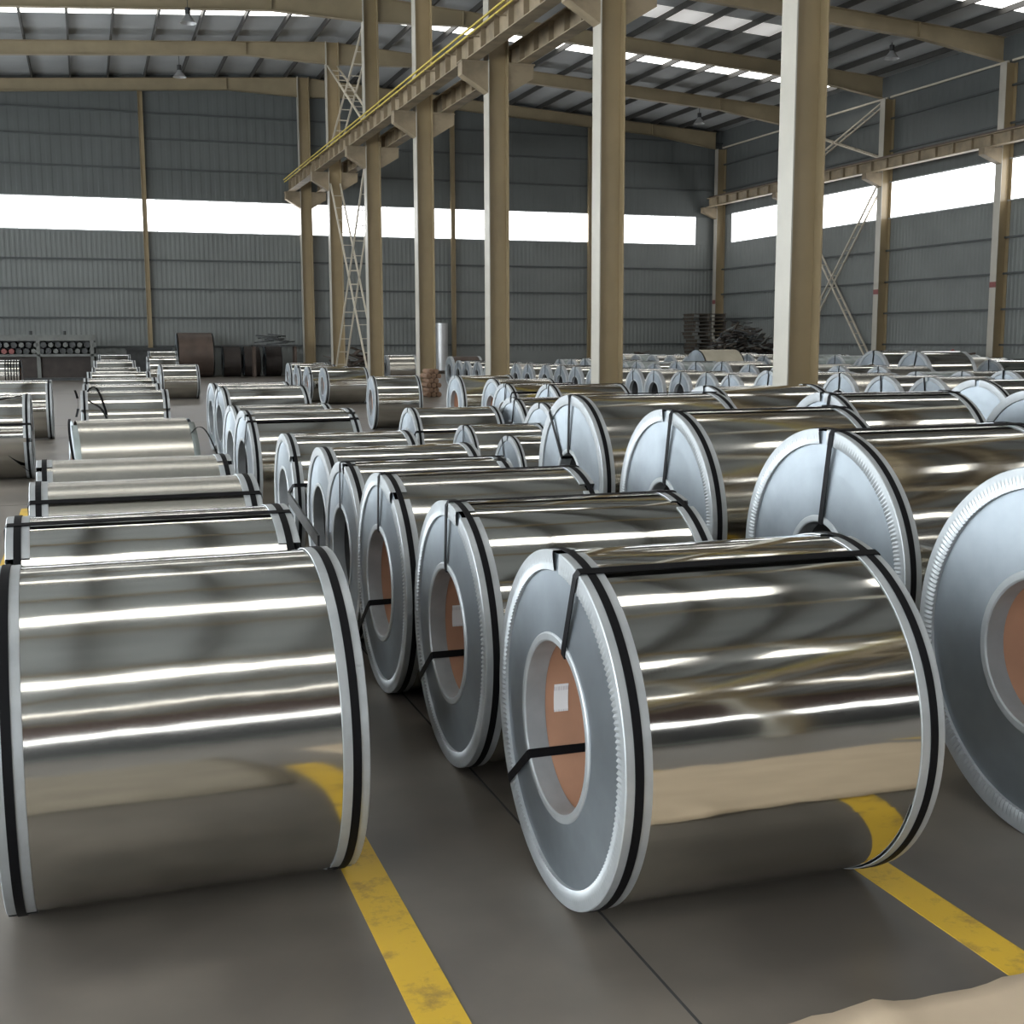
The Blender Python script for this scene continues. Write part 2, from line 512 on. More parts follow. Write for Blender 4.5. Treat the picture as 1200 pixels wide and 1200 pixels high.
# gable posts on the back wall
for x, lab in ((2.78, 'slim tan post on the far wall at left, behind the left coil row'),
               (17.05, 'slim tan post on the far wall right of the logs'),
               (24.2, 'slim tan post on the far wall left of the pallet stack'),
               (-4.35, 'slim tan post on the far wall just outside the left edge')):
    c = thing('wind_post', lab, 'post', (x, YB - 0.2, 0), 0, 'far wall posts')
    h = zb(x) - 0.02
    MB().box((-0.10, -0.09, 0), (-0.085, 0.09, h)).build('flange', M['column'], c)
    MB().box((0.085, -0.09, 0), (0.10, 0.09, h)).build('flange', M['column'], c)
    MB().box((-0.085, -0.008, 0), (0.085, 0.008, h)).build('web', M['column'], c)

# rafters with haunches
def rafter(k):
    y = FYI[k] if k < 6 else FYI[k] + 0.05
    far = {6: 'tan roof rafter lying along the top of the far wall', 5: 'tan roof rafter one bay in front of the far wall',
           4: 'tan roof rafter just in front of the bright skylight strip', 3: 'tan roof rafter that meets the wall column at the right edge'}
    r = thing('roof_rafter', far.get(k, '%s tan roof rafter nearer than the edge column one' % ORD[max(0, 2 - k)]), 'beam', (0, y, 0), 0, 'roof rafters')
    for s, xe in ((-1, XL + 0.1), (1, 31.1)):
        x0 = XC + s * 0.25
        xs = [x0, XC + s * 3.4, xe - s * 3.6, xe]
        top = [zb(x) + 0.50 for x in xs]
        bot = [zb(xs[0]) - 0.32, zb(xs[1]), zb(xs[2]), zb(xs[3]) - 0.30]
        poly = list(zip(xs, bot)) + list(zip(xs, top))[::-1]
        fix_normals(MB().prism(poly, 1, -0.008, 0.008).build('web', M['rafter'], r).data)
        q = MB()
        for i in range(3):
            for zz, th in ((bot, 0.018),):
                q.prism([(xs[i], zz[i]), (xs[i + 1], zz[i + 1]), (xs[i + 1], zz[i + 1] - th), (xs[i], zz[i] - th)], 1, -0.12, 0.12)
        fix_normals(q.build('bottom_flange', M['rafter'], r).data)
        q = MB()
        q.prism([(xs[0], top[0]), (xs[3], top[3]), (xs[3], top[3] - 0.018), (xs[0], top[0] - 0.018)], 1, -0.12, 0.12)
        fix_normals(q.build('top_flange', M['rafter'], r).data)
        for i in (1, 2):
            MB().box((xs[i] - 0.01, -0.12, bot[i]), (xs[i] + 0.01, 0.12, top[i])).build('splice_plate', M['rafter'], r)
    return r
for k in range(-6, 7): rafter(k)

# crane runway beams
def runway(x, z0, z1, lab, fl=0.30, conductor=0, y0=YF + 0.5, y1=58.0):
    b = thing('crane_runway_beam', lab, 'beam', (x, 0, 0), 0, 'crane runway beams')
    h = z1 - z0
    MB().box((-fl / 2, y0, z0), (fl / 2, y1, z0 + 0.025)).build('bottom_flange', M['beam'], b)
    MB().box((-fl / 2, y0, z1 - 0.025), (fl / 2, y1, z1)).build('top_flange', M['beam'], b)
    MB().box((-0.01, y0, z0 + 0.025), (0.01, y1, z1 - 0.025)).build('web', M['beam'], b)
    MB().box((-0.035, y0, z1), (0.035, y1, z1 + 0.09)).build('rail', M['rust'], b)
    sm = MB().box((-fl / 2 + 0.03, -0.008, z0 + 0.025), (fl / 2 - 0.03, 0.008, z1 - 0.025)).me('stiffener', M['beam'])
    y = y0 + 0.5
    while y < y1:
        if y > 10: link('stiffener', sm, b, (0, y, 0))
        y += 1.0
    if conductor:
        for i, (dx, dz) in enumerate(((0.22, 0.06), (0.30, 0.0), (0.26, -0.10))):
            MB().box((conductor * dx - 0.015, y0, z1 + dz - 0.015), (conductor * dx + 0.015, y1, z1 + dz + 0.025)).build('conductor_rail', M['yel_rail'], b)
        cm = MB().box((min(0, conductor * 0.3), -0.012, z1 - 0.14), (max(0, conductor * 0.3), 0.012, z1 - 0.11)).me('rail_hanger', M['beam'])
        y = y0 + 1
        while y < y1:
            if y > 10: link('rail_hanger', cm, b, (0, y, 0))
            y += 2.0
    return b
runway(XC - 0.66, 8.36, 8.90, 'crane runway beam with yellow conductor rails on the left of the columns', 0.34, -1)
runway(XC + 0.66, 8.36, 8.90, 'crane runway beam on the right side of the middle columns', 0.34, 0)
runway(30.62, 8.305, 8.74, 'pale ribbed crane runway beam along the right wall', 0.30, 0, y1=57.6)

# laced cross bracing
def brace(name, lab, x, ya, yb, z0, z1, gap, laced=True, sides=(0,)):
    t = thing(name, lab, 'bracing', (x, (ya + yb) / 2, z0))
    yc = (ya + yb) / 2
    for p, q in (((ya - yc, 0), (yb - yc, z1 - z0)), ((yb - yc, 0), (ya - yc, z1 - z0))):
        d = Vector((0, q[0] - p[0], q[1] - p[1])); L = d.length
        for s in (-1, 1):
            MB().bar((s * gap / 2, p[0], p[1]), (s * gap / 2, q[0], q[1]), 0.06).build('diagonal_bar', M['brace'], t)
        if laced:
            n = int(L / 0.65)
            for i in range(1, n):
                c = [p[0] + (q[0] - p[0]) * i / n, p[1] + (q[1] - p[1]) * i / n]
                MB().bar((-gap / 2, *c), (gap / 2, *c), 0.03).build('lacing_bar', M['brace'], t)
    return t
brace('cross_bracing', 'laced cross bracing between two far middle columns, below the crane beams', XC, FYI[4] + 0.2, FYI[5] - 0.2, 0.1, 7.9, 0.40)
brace('cross_bracing', 'upper cross bracing between two far middle columns, above the crane beams', XC, FYI[4] + 0.2, FYI[5] - 0.2, 9.2, 12.5, 0.40)
brace('cross_bracing', 'tall cross bracing on the right wall below the crane beam', 31.32, FYI[4] + 0.2, FYI[5] - 0.2, 0.3, 7.9, 0.26)
brace('cross_bracing', 'short cross bracing on the right wall above the crane beam', 31.32, FYI[4] + 0.2, FYI[5] - 0.2, 8.95, 11.1, 0.26)
for k in range(2, 6):
    b = MB().bar((31.45, FYI[k] + 0.1, 11.32), (31.45, FYI[k + 1] - 0.1, 11.32), 0.07).build('eave_tie', M['brace'])
    tag(b, {5: 'eave tie rod in the far bay of the right wall', 4: 'eave tie rod above the right wall cross bracing', 3: 'eave tie rod left of the edge column on the right wall',
            2: 'eave tie rod beyond the right edge of the photo'}[k], 'rod', 'eave ties')

# ------------------------------------------------------------------ steel coils
def ring_pts(x, r, n, a0=0.0, a1=2 * pi):
    # angle 0 = top, growing towards the camera side (-Y)
    return [(x, -r * math.sin(a0 + (a1 - a0) * i / n), r * math.cos(a0 + (a1 - a0) * i / n)) for i in range(n + 1)]

def lathe(profile, n, a0=0.0, a1=2 * pi, mod=None):
    v, f = [], []
    m_ = len(profile)
    for i in range(n + 1):
        a = a0 + (a1 - a0) * i / n
        for j, (x, r) in enumerate(profile):
            dx, dr = mod(i, j, a) if mod else (0, 0)
            v.append((x + dx, -(r + dr) * math.sin(a), (r + dr) * math.cos(a)))
    for i in range(n):
        for j in range(m_ - 1):
            f.append((i * m_ + j, i * m_ + j + 1, (i + 1) * m_ + j + 1, (i + 1) * m_ + j))
    return v, f

def auto_smooth(me, deg=35):
    try:
        me.set_sharp_from_angle(angle=math.radians(deg))
    except Exception:
        pass
    return me

def coil_meshes(n, pleats, RB=0.243):
    d = {}
    v, f = lathe([(-0.455, 0.496), (0, 0.496), (0.455, 0.496)], n, 1.9, 1.9 + 2 * pi, lambda i, j, a: (0, 0.003 * i / n))
    d['wrap'] = mesh('wrap_sheet', v, f, M['wrap'], True)
    d['wrap_dull'] = mesh('wrap_sheet', v, f, M['wrap_dull'], True)
    d['wrap_tan'] = mesh('wrap_sheet', v, f, M['tan_wrap'], True)
    d['wrap_rust'] = mesh('wrap_sheet', v, f, M['rust'], True)
    d['wrap_black'] = mesh('wrap_sheet', v, f, M['rust_dark'], True)
    d['wrap_film'] = mesh('wrap_sheet', v, f, M['plastic'], True)
    for s, nm in ((-1, 'L'), (1, 'R')):
        v, f = lathe([(s * 0.501, RB), (s * 0.494, 0.36), (s * 0.486, 0.494)], n)
        d['cover' + nm] = fix_normals(mesh('side_cover', v, f, M['cover'], False))
        # outer edge ring: lip on the cylinder and a crimped lip on the face
        prof = [(s * 0.422, 0.4995), (s * 0.423, 0.5025), (s * 0.499, 0.5025), (s * 0.5015, 0.4995), (s * 0.5015, 0.484), (s * 0.5005, 0.458), (s * 0.4985, 0.446), (s * 0.487, 0.445)]
        nn = 2 * n if pleats else n
        mod = (lambda i, j, a, s=s: (s * (0.0045 if i % 2 else -0.002), 0) if pleats and j in (5, 6) else (0, 0))
        g = 0.05
        v, f = lathe(prof, nn, 0.02 + g, 0.02 + 2 * pi - g, mod)
        d['ring' + nm] = auto_smooth(fix_normals(mesh('outer_edge_ring', v, f, M['ring'], True)), 30)
        prof = [(s * 0.498, RB + 0.026), (s * 0.503, RB + 0.025), (s * 0.506, RB + 0.021), (s * 0.506, RB + 0.005), (s * 0.502, RB), (s * 0.435, RB), (s * 0.435, RB + 0.004)]
        v, f = lathe(prof, n)
        d['inner' + nm] = auto_smooth(fix_normals(mesh('inner_edge_ring', v, f, M['ring'], True)), 30)
        prof = [(s * 0.450, 0.5030), (s * 0.450, 0.5055), (s * 0.475, 0.5055), (s * 0.475, 0.5030)]
        v, f = lathe(prof, n)
        d['hoop' + nm] = fix_normals(mesh('hoop_strap', v, f, M['strap'], False))
    v, f = lathe([(-0.49, RB + 0.002), (0, RB + 0.002), (0.49, RB + 0.002)], n)
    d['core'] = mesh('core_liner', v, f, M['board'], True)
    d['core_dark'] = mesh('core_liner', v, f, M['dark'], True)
    # axial strap: bore -> face -> along the top -> face -> bore, width 3 cm
    path = [(-0.2, RB - 0.004), (-0.508, RB - 0.004), (-0.510, RB + 0.015), (-0.5075, 0.49), (-0.497, 0.508), (0.497, 0.508), (0.5075, 0.49), (0.510, RB + 0.015), (0.508, RB - 0.004), (0.2, RB - 0.004), (-0.2, RB - 0.004)]
    v, f = [], []
    hw, th = 0.0135, 0.003
    cx = 0.37
    for (x, r) in path:
        ix, ir = (x * (1 - th / 0.5) , r + (th if r < 0.3 else -th))
        for (xx, rr) in ((x, r), (ix, ir)):
            for t in (-hw, hw):
                v.append((xx, t, rr))
    for i in range(len(path) - 1):
        a, b = 4 * i, 4 * i + 4
        f += [(a, b, b + 1, a + 1), (a + 2, a + 3, b + 3, b + 2), (a, a + 2, b + 2, b), (a + 1, b + 1, b + 3, a + 3)]
    d['strap'] = fix_normals(mesh('axial_strap', v, f, M['strap'], False))
    # printed label stuck inside the bore, far side from the camera
    v, f = lathe([(-0.405, RB - 0.0005), (-0.355, RB - 0.0005)], 6, -1.72, -1.36)
    d['label'] = mesh('label', v, f, M['label'], True)
    v, f = lathe([(-0.36, RB - 0.0015), (-0.36, RB + 0.001)], 6, 0, 1)
    return d
HI, MID, LO = coil_meshes(180, True), coil_meshes(72, False), coil_meshes(40, False)
BIG, BIGM = coil_meshes(200, True, 0.205), coil_meshes(72, False, 0.205)
SMALL_BORE, SMALL_BORE_M = coil_meshes(200, True, 0.155), coil_meshes(72, False, 0.155)

def R180(a): return math.radians(a)
def coil(label, xl, xr, y, D, yaw=0.0, lod='hi', wrap='wrap', roll=0.0, straps=(20, 255), group=None, rings=True, hoops=True, labelled=False, y2=None, core='core', name='steel_coil', z=0.0, coverless=False):
    """xl, xr: ends of the coil along its axis; y: its middle"""
    d = {'hi': HI, 'mid': MID, 'lo': LO, 'big': BIG, 'bigm': BIGM, 'big2': SMALL_BORE, 'bigm2': SMALL_BORE_M}[lod]
    w = (xr - xl) / math.cos(R180(yaw))
    c = thing(name, label, 'coil', ((xl + xr) / 2, y, z), R180(yaw), group, (w, D, D))
    L = (0, 0, 0.5025)
    rx = (R180(roll), 0, 0)
    link('wrap_sheet', d[wrap], c, L, rx)
    for nm in 'LR':
        link('side_cover', d['cover' + nm], c, L, rx)
        if rings:
            link('outer_edge_ring', d['ring' + nm], c, L, rx)
            link('inner_edge_ring', d['inner' + nm], c, L, rx)
        if hoops:
            link('hoop_strap', d['hoop' + nm], c, L, rx)
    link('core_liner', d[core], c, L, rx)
    for a in straps:
        # strap mesh points to +Z; angle a leans towards -Y
        link('axial_strap', d['strap'], c, L, (R180(a), 0, 0))
    if labelled:
        link('label', d['label'], c, L, (0, 0, 0))
    return c

GA = 'coils of the left row'
coil('large mirror-bright coil cut by the left photo edge, nearest of its row', -0.275, 0.672, 3.64, 0.97, 0.8, 'hi', roll=150, straps=(300,), group=GA)
coil('bright coil second from the front in the left row, black strap along its crest', -0.30, 0.71, 4.77, 0.96, 1, 'hi', roll=40, straps=(14, 245), group=GA)
coil('bright coil third from the front in the left row', -0.27, 0.73, 5.94, 0.96, 1, 'mid', 'wrap_dull', 60, (30, 150), GA)
coil('bright coil fourth from the front in the left row', -0.28, 0.74, 7.1, 0.955, 1, 'mid', 'wrap_dull', 20, (), GA)
a5 = coil('bright coil fifth in the left row with loose film at its ends', -0.15, 0.80, 10.6, 0.96, 5, 'mid', 'wrap_dull', 60, (), GA, rings=False, hoops=False)
a6 = coil('bright coil sixth in the left row with a slack black strap', -0.09, 1.0, 16.9, 0.96, 0, 'mid', 'wrap', 60, (), GA)
for i, (xl, xr, y, D) in enumerate(((-0.07, 1.06, 19.5, 0.955), (-0.06, 1.16, 22.6, 0.96), (0.0, 1.27, 27.2, 0.96), (0.12, 1.24, 31.8, 0.96), (0.2, 1.36, 38.0, 1.03), (0.42, 1.55, 48.0, 1.1))):
    coil('small bright coil %s from the front in the left row' % ORD[6 + i], xl, xr, y, D, 0, 'lo', 'wrap', 30 * i, (45,) if i % 2 else (), GA)

GL_ = 'coils at the left edge across the aisle'
coil('bright coil at the left photo edge with slack straps, nearest across the aisle', -1.7, -0.64, 15.5, 0.985, 0, 'mid', 'wrap', 90, (70,), GL_)
coil('bright coil at the left edge just behind the strapped one', -1.75, -0.56, 21.7, 0.965, 0, 'mid', 'wrap', 20, (), GL_)
sl = coil('narrow slit coils banded together at the far left edge', -3.3, -1.98, 43.2, 1.0, 0, 'lo', 'wrap', 0, (), GL_, rings=False, hoops=False)
for i in range(6):
    x = 0.12 + 0.065 * i
    link('slit_gap', LO['hoopR'], sl, (x - 0.46, 0, 0.5025))

GR = 'coils on the right side of the left aisle'
coil('dull-bottomed bright coil standing apart right of the far left row', 1.88, 2.92, 35.3, 0.95, 3, 'lo', 'wrap', 0, (), GR)
coil('bright coil behind the lone one right of the far left row', 1.82, 2.78, 41.0, 1.1, 0, 'lo', 'wrap', 40, (), GR)
coil('coil with a faint red top beside the big brown coil', 2.3, 3.4, 50.5, 1.2, 0, 'lo', 'wrap_dull', 40, (), GR)
coil('large plain brown coil against the far wall', 3.75, 5.35, 56.2, 1.95, 0, 'mid', 'wrap_rust', 0, (), None, rings=False, hoops=False, core='core_dark')
for i, (xl, xr) in enumerate(((5.75, 6.55), (6.65, 7.4), (7.6, 8.35))):
    coil('dark brown coil by the far wall, %s right of the big brown one' % ORD[i], xl, xr, 56.4, 1.35, 0, 'lo', 'wrap_black', 0, (), 'dark coils by the far wall', rings=False, hoops=False, core='core_dark')

GB = 'coils of the centre row'
coil('nearest mirror-bright coil in the centre foreground with a label in its bore', 1.21, 2.145, 3.14, 1.01, -0.6, 'hi', 'wrap', 0, (20, 234), GB, labelled=True)
coil('second coil of the centre row, label in its bore, behind the nearest', 1.24, 2.17, 4.35, 1.0, -0.5, 'hi', 'wrap', 18, (3, 236), GB, labelled=True)
coil('third coil of the centre row, its bore half dark', 1.22, 2.18, 5.395, 1.0, 0, 'hi', 'wrap', 30, (4, 236), GB)
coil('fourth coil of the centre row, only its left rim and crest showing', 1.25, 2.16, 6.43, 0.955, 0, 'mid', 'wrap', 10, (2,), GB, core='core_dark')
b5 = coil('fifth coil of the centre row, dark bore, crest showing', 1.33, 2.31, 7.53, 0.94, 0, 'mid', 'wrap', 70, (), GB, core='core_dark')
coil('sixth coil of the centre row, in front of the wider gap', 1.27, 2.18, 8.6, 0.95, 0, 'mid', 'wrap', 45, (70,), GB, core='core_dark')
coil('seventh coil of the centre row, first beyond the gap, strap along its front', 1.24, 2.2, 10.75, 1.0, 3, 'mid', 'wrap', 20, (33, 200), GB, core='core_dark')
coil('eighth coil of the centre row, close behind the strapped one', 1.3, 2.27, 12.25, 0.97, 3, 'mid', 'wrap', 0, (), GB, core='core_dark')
coil('ninth coil of the centre row, bright band across its front', 1.68, 2.85, 17.1, 0.98, 4, 'mid', 'wrap', 10, (-10,), GB, core='core_dark')
coil('tenth coil of the centre row, mostly hidden behind the ninth', 1.7, 2.85, 18.5, 0.98, 3, 'mid', 'wrap', 50, (), GB, core='core_dark')
GE = 'coils in the far cluster left of the laced columns'
coil('lone coil with a wide open bore in front of the laced columns', 4.85, 5.72, 21.9, 0.955, -3, 'mid', 'wrap', 0, (), GE, core='core')
coil('nearest coil of the far cluster left of the lone open-bore one', 5.6, 6.72, 30.9, 0.92, 2, 'lo', 'wrap', 10, (), GE)
coil('second coil of the far cluster left of the lone open-bore one', 5.42, 6.5, 32.2, 0.92, 2, 'lo', 'wrap', 50, (), GE)
coil('third coil of the far cluster left of the lone open-bore one', 5.5, 6.6, 34.4, 0.92, 2, 'lo', 'wrap', 30, (10,), GE)
coil('farthest coil of the far cluster left of the lone open-bore one', 5.55, 6.7, 36.2, 0.945, 0, 'lo', 'wrap', 0, (), GE)

GM = 'coils between the centre row and the columns'
coil('coil left of the third column with an open bore, farthest of the middle cluster', 5.9, 6.9, 20.1, 1.0, 0, 'mid', 'wrap', 0, (), GM)
coil('second farthest coil of the middle cluster, open bore facing left', 5.87, 6.85, 18.0, 1.0, 0, 'mid', 'wrap', 60, (), GM)
coil('coil with crossed straps in the middle cluster below the third column', 5.43, 6.44, 16.1, 1.0, 2, 'mid', 'wrap', 0, (10, 40), GM)
coil('coil in the middle cluster right below the third column, near the large rim', 5.35, 6.35, 14.2, 1.05, 0, 'mid', 'wrap', 0, (10,), GM)
coil('small coil face tucked behind the large rimmed coil, upper one', 4.16, 5.1, 12.1, 1.0, 0, 'mid', 'wrap', 0, (15,), GM)
coil('small coil face tucked behind the large rimmed coil, lower one', 4.05, 5.0, 10.95, 1.0, 0, 'mid', 'wrap', 0, (), GM)
coil('long olive-grey coil behind the fifth of the centre row', 3.13, 4.08, 12.4, 0.9, -1, 'mid', 'wrap', 0, (60,), GM)
coil('narrow coil with a pale face behind the centre row, left of the shiny-rimmed one', 3.25, 4.0, 10.8, 0.82, -1, 'mid', 'wrap', 0, (5,), GM)
coil('narrow coil with a mirror-bright rim beside the large straps', 3.3, 4.0, 9.68, 0.80, -1, 'mid', 'wrap', 0, (-20,), GM)

GC = 'large coils of the right row'
coil('large coil cut off by the right photo edge, crimped rim and brown bore', 2.81, 3.83, 3.02, 1.2, 0, 'big', 'wrap', 0, (100,), GC)
coil('second large coil of the right row, straight strap down its blue-grey face', 3.06, 4.12, 4.69, 1.2, 2, 'big2', 'wrap', 0, (8, 240), GC, core='core_dark')
coil('third large coil of the right row, pale lit sector right of its strap', 3.08, 4.22, 6.29, 1.2, 0, 'big2', 'wrap', 0, (10, 250), GC, core='core_dark')
coil('fourth large coil of the right row with two straps on its face', 3.26, 4.44, 8.2, 1.2, 1, 'bigm2', 'wrap', 0, (2, -38), GC, core='core_dark')
coil('large coil behind the fourth of the right row, only its crest showing', 4.96, 6.01, 9.35, 1.2, -1, 'bigm', 'wrap', 0, (), GC)
coil('large coil with brown reflections behind the second of the right row', 5.15, 6.25, 7.85, 1.2, -3, 'bigm', 'wrap', 0, (12,), GC)
coil('large coil whose grey face rises behind the brown-reflecting one', 8.1, 9.1, 9.75, 1.2, 0, 'bigm', 'wrap', 0, (), GC)
coil('large coil at the right edge with its open bore showing', 6.84, 7.9, 7.6, 1.2, 0, 'bigm', 'wrap', 0, (), GC, core='core_dark')

# long row just behind the middle columns
rnd = random.Random(3)
n = 0
for k in range(-6, 17):
    y = 20.2 + 1.12 * k
    D = 0.94 if k >= 0 else 1.05
    X = 11.3 + rnd.uniform(-0.06, 0.06)
    coil('%s coil from the near end of the long row just right of the columns' % ORD[n], X, X + 1.0, y, D + rnd.uniform(-0.015, 0.015), 0, 'lo', rnd.choice(['wrap', 'wrap', 'wrap_dull']), 0, (rnd.uniform(-10, 15),), 'long coil row right of the columns', hoops=False, core='core_dark')
    n += 1
def far_row(x, y0, step, cnt, D, what, grp, kinds):
    for i in range(cnt):
        dd = D + rnd.uniform(-0.05, 0.05)
        X = x + rnd.uniform(-0.1, 0.1)
        wr = kinds[rnd.randrange(len(kinds))]
        nice = {'wrap': 'bright coil', 'wrap_dull': 'dull coil', 'wrap_film': 'coil under pale green film', 'wrap_tan': 'tan paper-wrapped coil'}[wr]
        coil('%s, %s nearest in the %s' % (nice, ORD[i], what), X, X + 1.1, y0 + step * i, dd, 0, 'lo', wr, 0, (rnd.uniform(-5, 15),), grp, hoops=False, core='core_dark')
far_row(14.3, 16.5, 1.2, 18, 1.02, 'second row right of the columns', 'second far coil row', ['wrap', 'wrap', 'wrap_film', 'wrap_dull'])
far_row(21.5, 25.5, 1.35, 14, 1.08, 'fourth row right of the columns', 'fourth far coil row', ['wrap', 'wrap_film', 'wrap_dull'])
far_row(25.0, 27.5, 1.35, 10, 1.05, 'fifth row by the right wall', 'fifth far coil row', ['wrap', 'wrap_film', 'wrap_dull'])
GH = 'big coils of the third far row'
coil('big far coil with a bright rim, left one of the pair near the right wall', 18.5, 19.7, 26.1, 1.3, 0, 'lo', 'wrap', 0, (5,), GH, hoops=False)
coil('big far coil with a bright rim, right one of the pair near the right wall', 18.5, 19.85, 24.5, 1.3, 0, 'lo', 'wrap', 0, (12,), GH, hoops=False)
coil('tan paper-wrapped coil with slanted ends beyond the second column', 16.45, 17.75, 31.6, 1.3, 0, 'lo', 'wrap_tan', 0, (), GH, rings=False, hoops=False)
for i in range(7):
    y = 33.2 + 1.3 * i
    coil('coil of the third far row, %s behind the tan-wrapped one' % ORD[i], 17.7, 18.8, y, 1.08, 0, 'lo', ['wrap', 'wrap_film', 'wrap_dull'][i % 3], 0, (), GH, hoops=False)
coil('grey-brown dull coil behind the fifth column', 10.42, 11.55, 44.6, 1.05, 0, 'lo', 'wrap_dull', 0, (), None, hoops=False, core='core_dark')
coil('dull brown coil right of the fourth column by the logs', 12.0, 13.1, 41.5, 1.03, 0, 'lo', 'wrap_rust', 0, (), None, hoops=False, core='core_dark')

# slack straps on some of the left coils
def ribbon(name, pts, w, mt, parent=None, label=None, cat=None):
    q = MB()
    for a, b in zip(pts[:-1], pts[1:]):
        q.bar(a, b, w, 0.004)
    o = q.build(name, mt, parent)
    if label: tag(o, label, cat)
    return o
def arc_pts(f, n=14): return [f(i / (n - 1)) for i in range(n)]
ribbon('slack_strap', arc_pts(lambda t: (-0.42 + 0.20 * t, -0.30 - 0.28 * t, 1.0 - 0.30 * t * t + 0.12 * math.sin(pi * t))), 0.03, M['strap'], a6)
ribbon('slack_strap', arc_pts(lambda t: (-0.56 + 0.03 * math.sin(pi * t), -0.25 - 0.1 * t, 1.02 - 0.35 * t)), 0.03, M['strap'], a6)
ribbon('slack_strap', arc_pts(lambda t: (0.44 + 0.22 * t, -0.30 - 0.12 * t, 0.86 + 0.16 * math.sin(pi * t) - 0.18 * t)), 0.025, M['strap'], a5)
ribbon('slack_strap', arc_pts(lambda t: (-0.5 - 0.03 * math.sin(pi * t), -0.5 * math.sin(1.5 * t), 0.5 + 0.515 * math.cos(1.5 * t))), 0.02, M['strap'], a5)
for s, nm in ((-1, 'L'), (1, 'R')):
    link('end_film', MB().add(*lathe([(s * 0.505, 0.495), (s * 0.505, 0.501), (s * 0.455, 0.501)], 30, 0.35, 1.2)).me('end_film', M['plastic'], True), a5, (0, 0, 0.5025))
l1 = [o for o in bpy.data.objects if o.name.startswith('steel_coil') and o.get('label', '').startswith('bright coil at the left photo edge')][0]
ribbon('slack_strap', arc_pts(lambda t: (0.0 + 0.5 * t, -0.30 + 0.3 * t, 0.90 + 0.11 * t + 0.05 * math.sin(pi * t))), 0.03, M['strap'], l1)
ribbon('slack_strap', arc_pts(lambda t: (0.05 + 0.42 * t, -0.49 + 0.1 * t, 0.52 - 0.42 * t)), 0.04, M['strap'], l1)

# loose edge strip sprung away from the left face of the fifth centre coil
ls = fix_normals(MB().bar((1.19, 7.86, 0.60), (1.19, 6.80, 0.475), 0.012, 0.075).me('loose_edge_strip', M['darksteel']))
lo_ = link('loose_edge_strip', ls, b5)
lo_.matrix_parent_inverse = (Matrix.Translation(b5.location) @ Matrix.Diagonal((*b5.scale, 1))).inverted()

# ------------------------------------------------------------------ kraft paper on the floor
nx, ny = 44, 30
v, f = [], []
pr = random.Random(11)
for j in range(ny + 1):
    for i in range(nx + 1):
        x = 0.95 + 2.4 * i / nx
        y = 0.55 + 1.765 * j / ny
        if j == ny:
            y += 0.012 * math.sin(x * 9) + pr.uniform(-0.006, 0.006)
        z = 0.006 + 0.006 * (1 + math.sin(x * 4.1 + y * 2.3)) * 0.5 + 0.004 * pr.random()
        b = math.exp(-((x - 1.72) / 0.045) ** 2) * math.exp(-((y - 2.33) / 0.28) ** 2)
        z += 0.016 * b
        v.append((x, y, z))
for j in range(ny):
    for i in range(nx):
        a = j * (nx + 1) + i
        f.append((a, a + 1, a + nx + 2, a + nx + 1))
pp = link('kraft_paper_sheet', mesh('kraft_paper_sheet', v, f, M['kraft'], True))
sd = pp.modifiers.new('thickness', 'SOLIDIFY'); sd.thickness = 0.002; sd.offset = 0
tag(pp, 'tan kraft paper sheet on the floor at the bottom right corner', 'paper')

# unseen sheet added behind the camera for the brown reflection in the left coil
v, f = [], []
for j in range(17):
    for i in range(25):
        x, y = -1.7 + 2.3 * i / 24, 0.3 + (2.28 - 0.04 * i / 24) * j / 16
        if j == 16: y += 0.02 * math.sin(x * 6)
        v.append((x, y, 0.006 + 0.005 * math.sin(x * 5 + y * 3) ** 2 + 0.003 * pr.random()))
for j in range(16):
    for i in range(24):
        a = j * 25 + i
        f.append((a, a + 1, a + 26, a + 25))
pk = link('reflection_sheet', mesh('reflection_sheet', v, f, M['reflect_sheet'], True))
sd = pk.modifiers.new('thickness', 'SOLIDIFY'); sd.thickness = 0.002; sd.offset = 0
tag(pk, 'grey-brown unseen sheet added to give the nearest left coil its brown reflection', 'paper')

# ------------------------------------------------------------------ things along the far wall
t = thing('roll_rack', 'long grey rack of dark rollers by the far wall at left', 'machine', (-1.8, 54.3, 0))
MB().box((-4.6, -0.55, 0.0), (2.2, 0.55, 0.12)).build('base', M['darksteel'], t)
MB().box((-4.6, 0.2, 0.12), (2.2, 0.5, 1.62)).build('back_panel', M['darksteel'], t)
MB().box((-4.55, -0.34, 0.12), (2.15, -0.30, 0.98)).build('front_panel', M['rust_dark'], t)
MB().box((-4.6, -0.5, 1.62), (2.2, 0.5, 1.86)).build('top_beam', M['grey'], t)
MB().box((-4.6, -0.5, 0.98), (2.2, 0.5, 1.08)).build('shelf', M['grey'], t)
lm = MB().box((-0.07, -0.5, 0.12), (0.07, -0.36, 1.62)).me('leg', M['grey'])
for x in (-4.4, -2.2, -0.03, 2.05): link('leg', lm, t, (x, 0, 0))
rm = fix_normals(MB().cyl((0, -0.48, 0), (0, 0.2, 0), 0.12, 12).me('roller', M['darksteel']))
rg = fix_normals(MB().cyl((0, -0.5, 0), (0, 0.2, 0), 0.10, 12).me('roller', M['grey']))
rr = fix_normals(MB().cyl((0, -0.5, 0), (0, 0.2, 0), 0.11, 12).me('roller', M['red']))
for i in range(24):
    x = -4.4 + 0.28 * i
    link('roller', rr if 9 <= i <= 12 else (rg if i % 3 == 0 else rm), t, (x, 0, 1.20))
    link('roller', rg if i % 2 else rm, t, (x + 0.1, 0, 1.45))
for x in (-1.6, -0.3, 1.0): MB().cyl((x, 0, 1.86), (x, 0, 2.02), 0.06, 8).build('knob', M['darksteel'], t)

